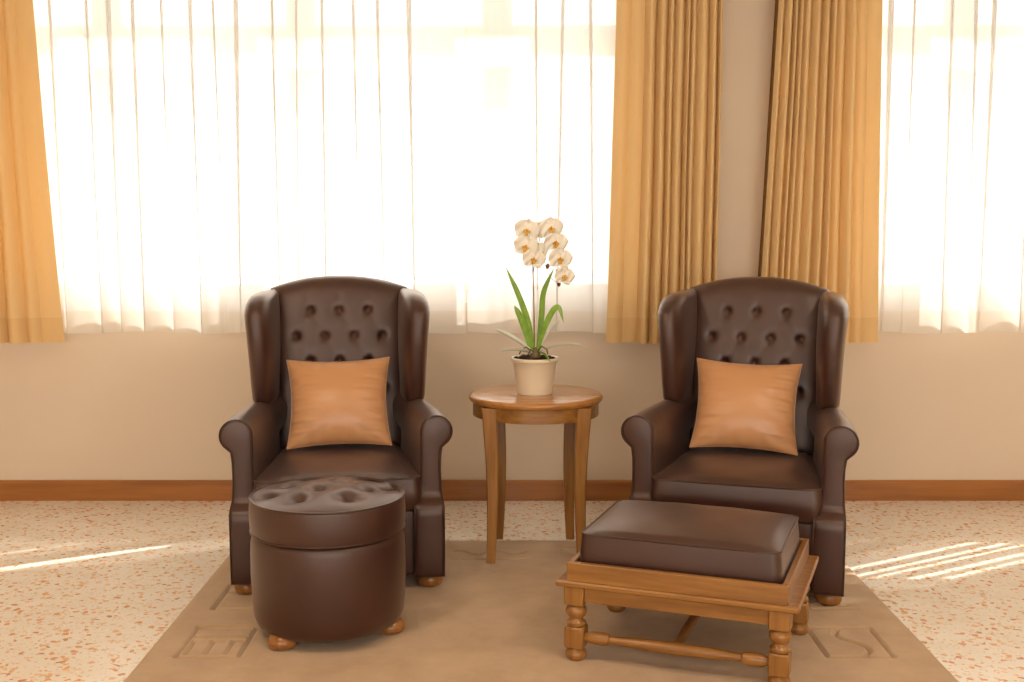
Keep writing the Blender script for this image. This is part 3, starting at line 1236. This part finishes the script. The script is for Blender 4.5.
def make_table():
    root = empty('side_table', (TX, TY, RT + 0.001), 0)
    H_ = TZ - RT
    top = Geo().lathe([(0.22, H_ - 0.030), (0.250, H_ - 0.030), (0.262, H_ - 0.026), (0.268, H_ - 0.016), (0.268, H_ - 0.010), (0.262, H_ - 0.002), (0.254, H_), (0.10, H_)], 72)
    top.build('tabletop', M['oak_lit_top'], root, 40)
    ap = Geo()
    seg = 72
    r1, r0 = 0.252, 0.232
    lo, hi = H_ - 0.082, H_ - 0.029
    loops = [[(r * math.cos(2 * math.pi * k / seg), r * math.sin(2 * math.pi * k / seg), z) for k in range(seg)] for r, z in ((r0, hi), (r0, lo), (r1, lo), (r1, hi), (r0, hi))]
    ap.loft(loops, cap=False)
    ap.build('apron', M['oak_x'], root, 40)
    for sx in (-1, 1):
        for sy in (-1, 1):
            lp = []
            for k in range(15):
                t = k / 14                       # 0 at floor
                z = t * (H_ - 0.029)
                w = 0.0175 + 0.0110 * t
                # gentle sabre curve
                off = 0.178 - 0.010 * math.sin(math.pi * t) + 0.006 * t
                cx_, cy_ = sx * (off - (0.028 if sy > 0 else 0)), sy * (off - 0.01)
                b = 0.004
                lp.append([(cx_ + x, cy_ + y, z) for x, y in ((-w, -w + b), (-w + b, -w), (w - b, -w), (w, -w + b), (w, w - b), (w - b, w), (-w + b, w), (-w, w - b))])
            Geo().loft(lp).build('leg', M['oak'], root, 30)
    return tag(root, 'small round honey oak side table between the armchairs', 'table')


make_table()


# ------------------------------------------------------------------ orchid
def make_orchid():
    root = empty('potted_orchid', (TX - 0.004, TY, TZ), 0)
    S = 1 / 249.0
    px = lambda u, v, y=0.0: ((u - 534.5) * S, y, (396.0 - v) * S)     # photo pixels to metres in the plant's own upright plane
    pot = Geo().lathe([(0.064, 0.0), (0.0685, 0.002), (0.0705, 0.012), (0.0865, 0.128), (0.0885, 0.130), (0.0945, 0.133), (0.096, 0.138), (0.0955, 0.144), (0.092, 0.147), (0.087, 0.145), (0.085, 0.138), (0.083, 0.124)], 56)
    p = pot.build('pot', M['pot'], root, 40)
    soil = Geo()
    soil.lathe([(0.083, 0.124), (0.082, 0.134), (0.05, 0.142), (0.02, 0.146), (0.001, 0.147)], 40)
    rs_ = random.Random(2)
    for k in range(60):
        a, q = rs_.uniform(0, 6.28), 0.074 * rs_.random() ** 0.5
        s = rs_.uniform(0.005, 0.011)
        c = (q * math.cos(a), q * math.sin(a), 0.143)
        soil.lathe([(0.3 * s, -0.6 * s), (s, -0.1 * s), (0.8 * s, 0.5 * s), (0.1 * s, 0.8 * s)], 6, c)
    soil.build('bark_mulch', M['soil'], root, 30)

    def leaf(path, wmax, mat, name='leaf', thick=0.0016, fold=0.25, turn=0.0):
        P = [Vector(q) for q in path]
        # resample by Catmull-Rom
        pts = []
        Q = [P[0] * 2 - P[1]] + P + [P[-1] * 2 - P[-2]]
        m = 7
        for i in range(1, len(Q) - 2):
            for k in range(m):
                t = k / m
                a, b, c, d = Q[i - 1], Q[i], Q[i + 1], Q[i + 2]
                pts.append(0.5 * ((2 * b) + (c - a) * t + (2 * a - 5 * b + 4 * c - d) * t * t + (3 * b - a - 3 * c + d) * t ** 3))
        pts.append(P[-1])
        n = len(pts)
        loops = []
        for i in range(n):
            t = i / (n - 1)
            w = wmax * (0.45 + 0.55 * math.sin(math.pi * min(1, t * 1.15 + 0.02))) if t < 0.6 else wmax * max(0.03, (1 - ((t - 0.6) / 0.4) ** 2.2)) * (0.45 + 0.55 * math.sin(math.pi * min(1, 0.6 * 1.15 + 0.02)))
            w = max(w, 0.0008)
            d = (pts[min(n - 1, i + 1)] - pts[max(0, i - 1)]).normalized()
            side = Vector((0, 1, 0)).cross(d)
            if side.length < 0.05:
                side = Vector((1, 0, 0))
            side.normalize()
            side = Matrix.Rotation(turn, 4, d) @ side
            nor = d.cross(side).normalized()
            lp = []
            for s_ in (-1, -0.5, 0, 0.5, 1):
                lp.append(pts[i] + side * (w * s_) + nor * (fold * w * abs(s_)) )
            for s_ in (1, 0.5, 0, -0.5, -1):
                lp.append(pts[i] + side * (w * s_ * 0.98) + nor * (fold * w * abs(s_) - thick * (1.1 - abs(s_))))
            loops.append(lp)
        Geo().loft(loops).build(name, mat, root, 60)

    b = 354
    leaf([px(533, b, -.01), px(528, 325, -.025), px(518, 296, -.04), px(506, 270, -.05)], 0.0125, M['leaf'], turn=0.2)
    leaf([px(531, b, -.02), px(526, 334, -.04), px(519, 316, -.055), px(514, 307, -.06)], 0.0135, M['leaf'], turn=0.1)
    leaf([px(537, b, .0), px(541, 320, .01), px(543, 295, .0), px(553, 271, -.02)], 0.0120, M['leaf'], turn=-0.2)
    leaf([px(537, b, -.02), px(543, 330, -.05), px(552, 311, -.07), px(558, 309, -.08), px(562, 323, -.085)], 0.0125, M['leaf'], turn=-0.4)
    leaf([px(538, b, .01), px(549, 335, .02), px(556, 327, .02), px(561, 322, .02)], 0.0095, M['pale_leaf'], 'pale_leaf', turn=0.9)
    leaf([px(536, 354, -.02), px(556, 346, -.07), px(572, 344, -.10), px(584, 346, -.12)], 0.0115, M['pale_leaf'], 'pale_leaf', turn=1.0)
    leaf([px(533, 354, -.015), px(516, 341, -.05), px(503, 333, -.07), px(495, 329, -.08)], 0.0115, M['pale_leaf'], 'pale_leaf', turn=-0.7)
    leaf([px(533, 355, -.02), px(518, 350, -.08), px(508, 349, -.11), px(500, 349, -.13)], 0.0150, M['pale_leaf'], 'pale_leaf', turn=-0.9)
    leaf([px(538, 353, -.04), px(544, 355, -.07), px(549, 361, -.095)], 0.008, M['leaf'], turn=0.9)

    crown = Geo()
    crown.lathe([(0.004, 0.138), (0.020, 0.144), (0.023, 0.156), (0.017, 0.172), (0.009, 0.184), (0.001, 0.188)], 20, (0.002, -0.012, 0))
    crown.build('leaf_crown', M['stem'], root, 60)
    for q in ([px(531, 353, -.03), px(526, 348, -.05), px(521, 350, -.06), px(519, 355, -.055)], [px(537, 353, -.03), px(541, 347, -.055), px(546, 350, -.065), px(547, 355, -.06)],
              [px(533, 353, -.035), px(530, 350, -.06), px(528, 355, -.068)]):
        Geo().tube(q, [0.0032] * len(q), 8).build('aerial_root', M['stem'], root, 80)

    def stem(pts, r0, r1, name='stem'):
        P = [Vector(q) for q in pts]
        out = []
        Q = [P[0] * 2 - P[1]] + P + [P[-1] * 2 - P[-2]]
        for i in range(1, len(Q) - 2):
            for k in range(6):
                t = k / 6
                a, b_, c, d = Q[i - 1], Q[i], Q[i + 1], Q[i + 2]
                out.append(0.5 * ((2 * b_) + (c - a) * t + (2 * a - 5 * b_ + 4 * c - d) * t * t + (3 * b_ - a - 3 * c + d) * t ** 3))
        out.append(P[-1])
        rr = [r0 + (r1 - r0) * i / (len(out) - 1) for i in range(len(out))]
        return Geo().tube(out, rr, 8).build(name, M['stem'], root, 60)

    stem([px(534, 350, 0), px(533.5, 310, 0), px(532.5, 275, .004), px(531, 248, .012), px(528, 230, .02), px(524, 226, .012)], 0.0026, 0.0014)
    stem([px(532.6, 276, .005), px(537, 254, .012), px(541, 236, .02), px(547, 226, .022), px(555, 232, .02), px(560, 250, .014), px(563, 270, .008), px(562, 284, .0)], 0.0017, 0.0012)
    stem([px(541, 240, .018), px(542.5, 255, .0), px(545, 269, -.008), px(550, 280, -.01), px(557, 286.5, -.012)], 0.0012, 0.0009)
    for (u, v, y) in ((547, 269, -.012), (556.5, 274.5, -.006), (558, 286.5, -.013)):
        c = px(u, v, y)
        g = Geo()
        lp = [(0.0006, -0.0115), (0.005, -0.008), (0.008, -0.001), (0.007, 0.005), (0.004, 0.0095), (0.0006, 0.0115)]
        g.lathe(lp, 14, c)
        g.build('bud', M['bud'], root, 60)

    def flower(c, size, tilt, yaw, roll):
        """moth orchid bloom facing -y: three sepals, two broad petals; the lip is a sub-part"""
        Mx = Matrix.Translation(c) @ Matrix.Rotation(yaw, 4, 'Z') @ Matrix.Rotation(tilt, 4, 'X') @ Matrix.Rotation(roll, 4, 'Y')
        g = Geo()

        def pet(ang, length, width, lift, y0, cup):
            nu_, nv_ = 10, 16
            th = 0.0007
            V1, V2 = [], []
            for j in range(nv_ + 1):
                t = j / nv_
                w = width * max(0.06, math.sin(math.pi * min(1, 0.10 + t * 0.90)) ** 0.5)
                for i in range(nu_ + 1):
                    s = 2 * i / nu_ - 1
                    x = s * w
                    z = length * (t - 0.06 * s * s * t)
                    y = y0 - lift * t * t + cup * s * s * w - 0.0022 * math.sin(9 * t + 3 * s)
                    xr, zr = x * math.cos(ang) + z * math.sin(ang), -x * math.sin(ang) + z * math.cos(ang)
                    V1.append(Mx @ Vector((xr * size, y * size, zr * size)))
                    V2.append(Mx @ Vector((xr * size, (y + th) * size, zr * size)))
            w_ = nu_ + 1
            fs = [(j * w_ + i, j * w_ + i + 1, (j + 1) * w_ + i + 1, (j + 1) * w_ + i) for j in range(nv_) for i in range(nu_)]
            g.add(V1, fs); g.add(V2, [q[::-1] for q in fs])
        for a in (0, R(128), R(-128)):
            pet(a, 0.039, 0.0165, 0.004, 0.002, 0.15)
        for a in (R(74), R(-74)):
            pet(a, 0.043, 0.0270, 0.006, -0.001, 0.2)
        o = g.build('flower', M['petal'], root, 60)
        lg = Geo()
        # side lobes and tongue of the lip, column above
        for (x, z, y, r_, h) in ((-0.006, -0.002, -0.006, 0.0052, 0.010), (0.006, -0.002, -0.006, 0.0052, 0.010), (0, -0.009, -0.011, 0.0058, 0.013), (0, 0.004, -0.005, 0.0036, 0.007)):
            loops = []
            for k in range(7):
                ph = math.pi * k / 6
                rr = max(0.0002, r_ * math.sin(ph))
                loops.append([Mx @ (Vector((x + rr * math.cos(q * math.pi / 5), y + rr * 0.8 * math.sin(q * math.pi / 5), z + h / 2 * math.cos(ph))) * size) for q in range(10)])
            lg.loft(loops)
        lg.build('lip', M['lip'], o, 60)
    fl = [(526.5, 234, -.006, 1.02, -4, 10), (536, 235.5, .010, 0.92, 8, -20), (525.5, 250, -.014, 1.0, -12, 15), (533, 262, -.012, 0.95, 6, 10), (537, 255, .004, 0.9, 18, -10),
          (550, 232, .0, 1.0, 10, -5), (554.5, 246, -.004, 1.0, 16, 8), (559, 262, -.006, 0.98, 12, 5), (563, 279, -.008, 0.88, 22, 12)]
    for u, v, y, s, yw, rl in fl:
        flower(Vector(px(u, v, y - 0.012)), s * 1.24, R(8), R(yw), R(rl))
    return tag(root, 'white orchid with green strap leaves in a cream pot on the round table', 'potted plant')


make_orchid()
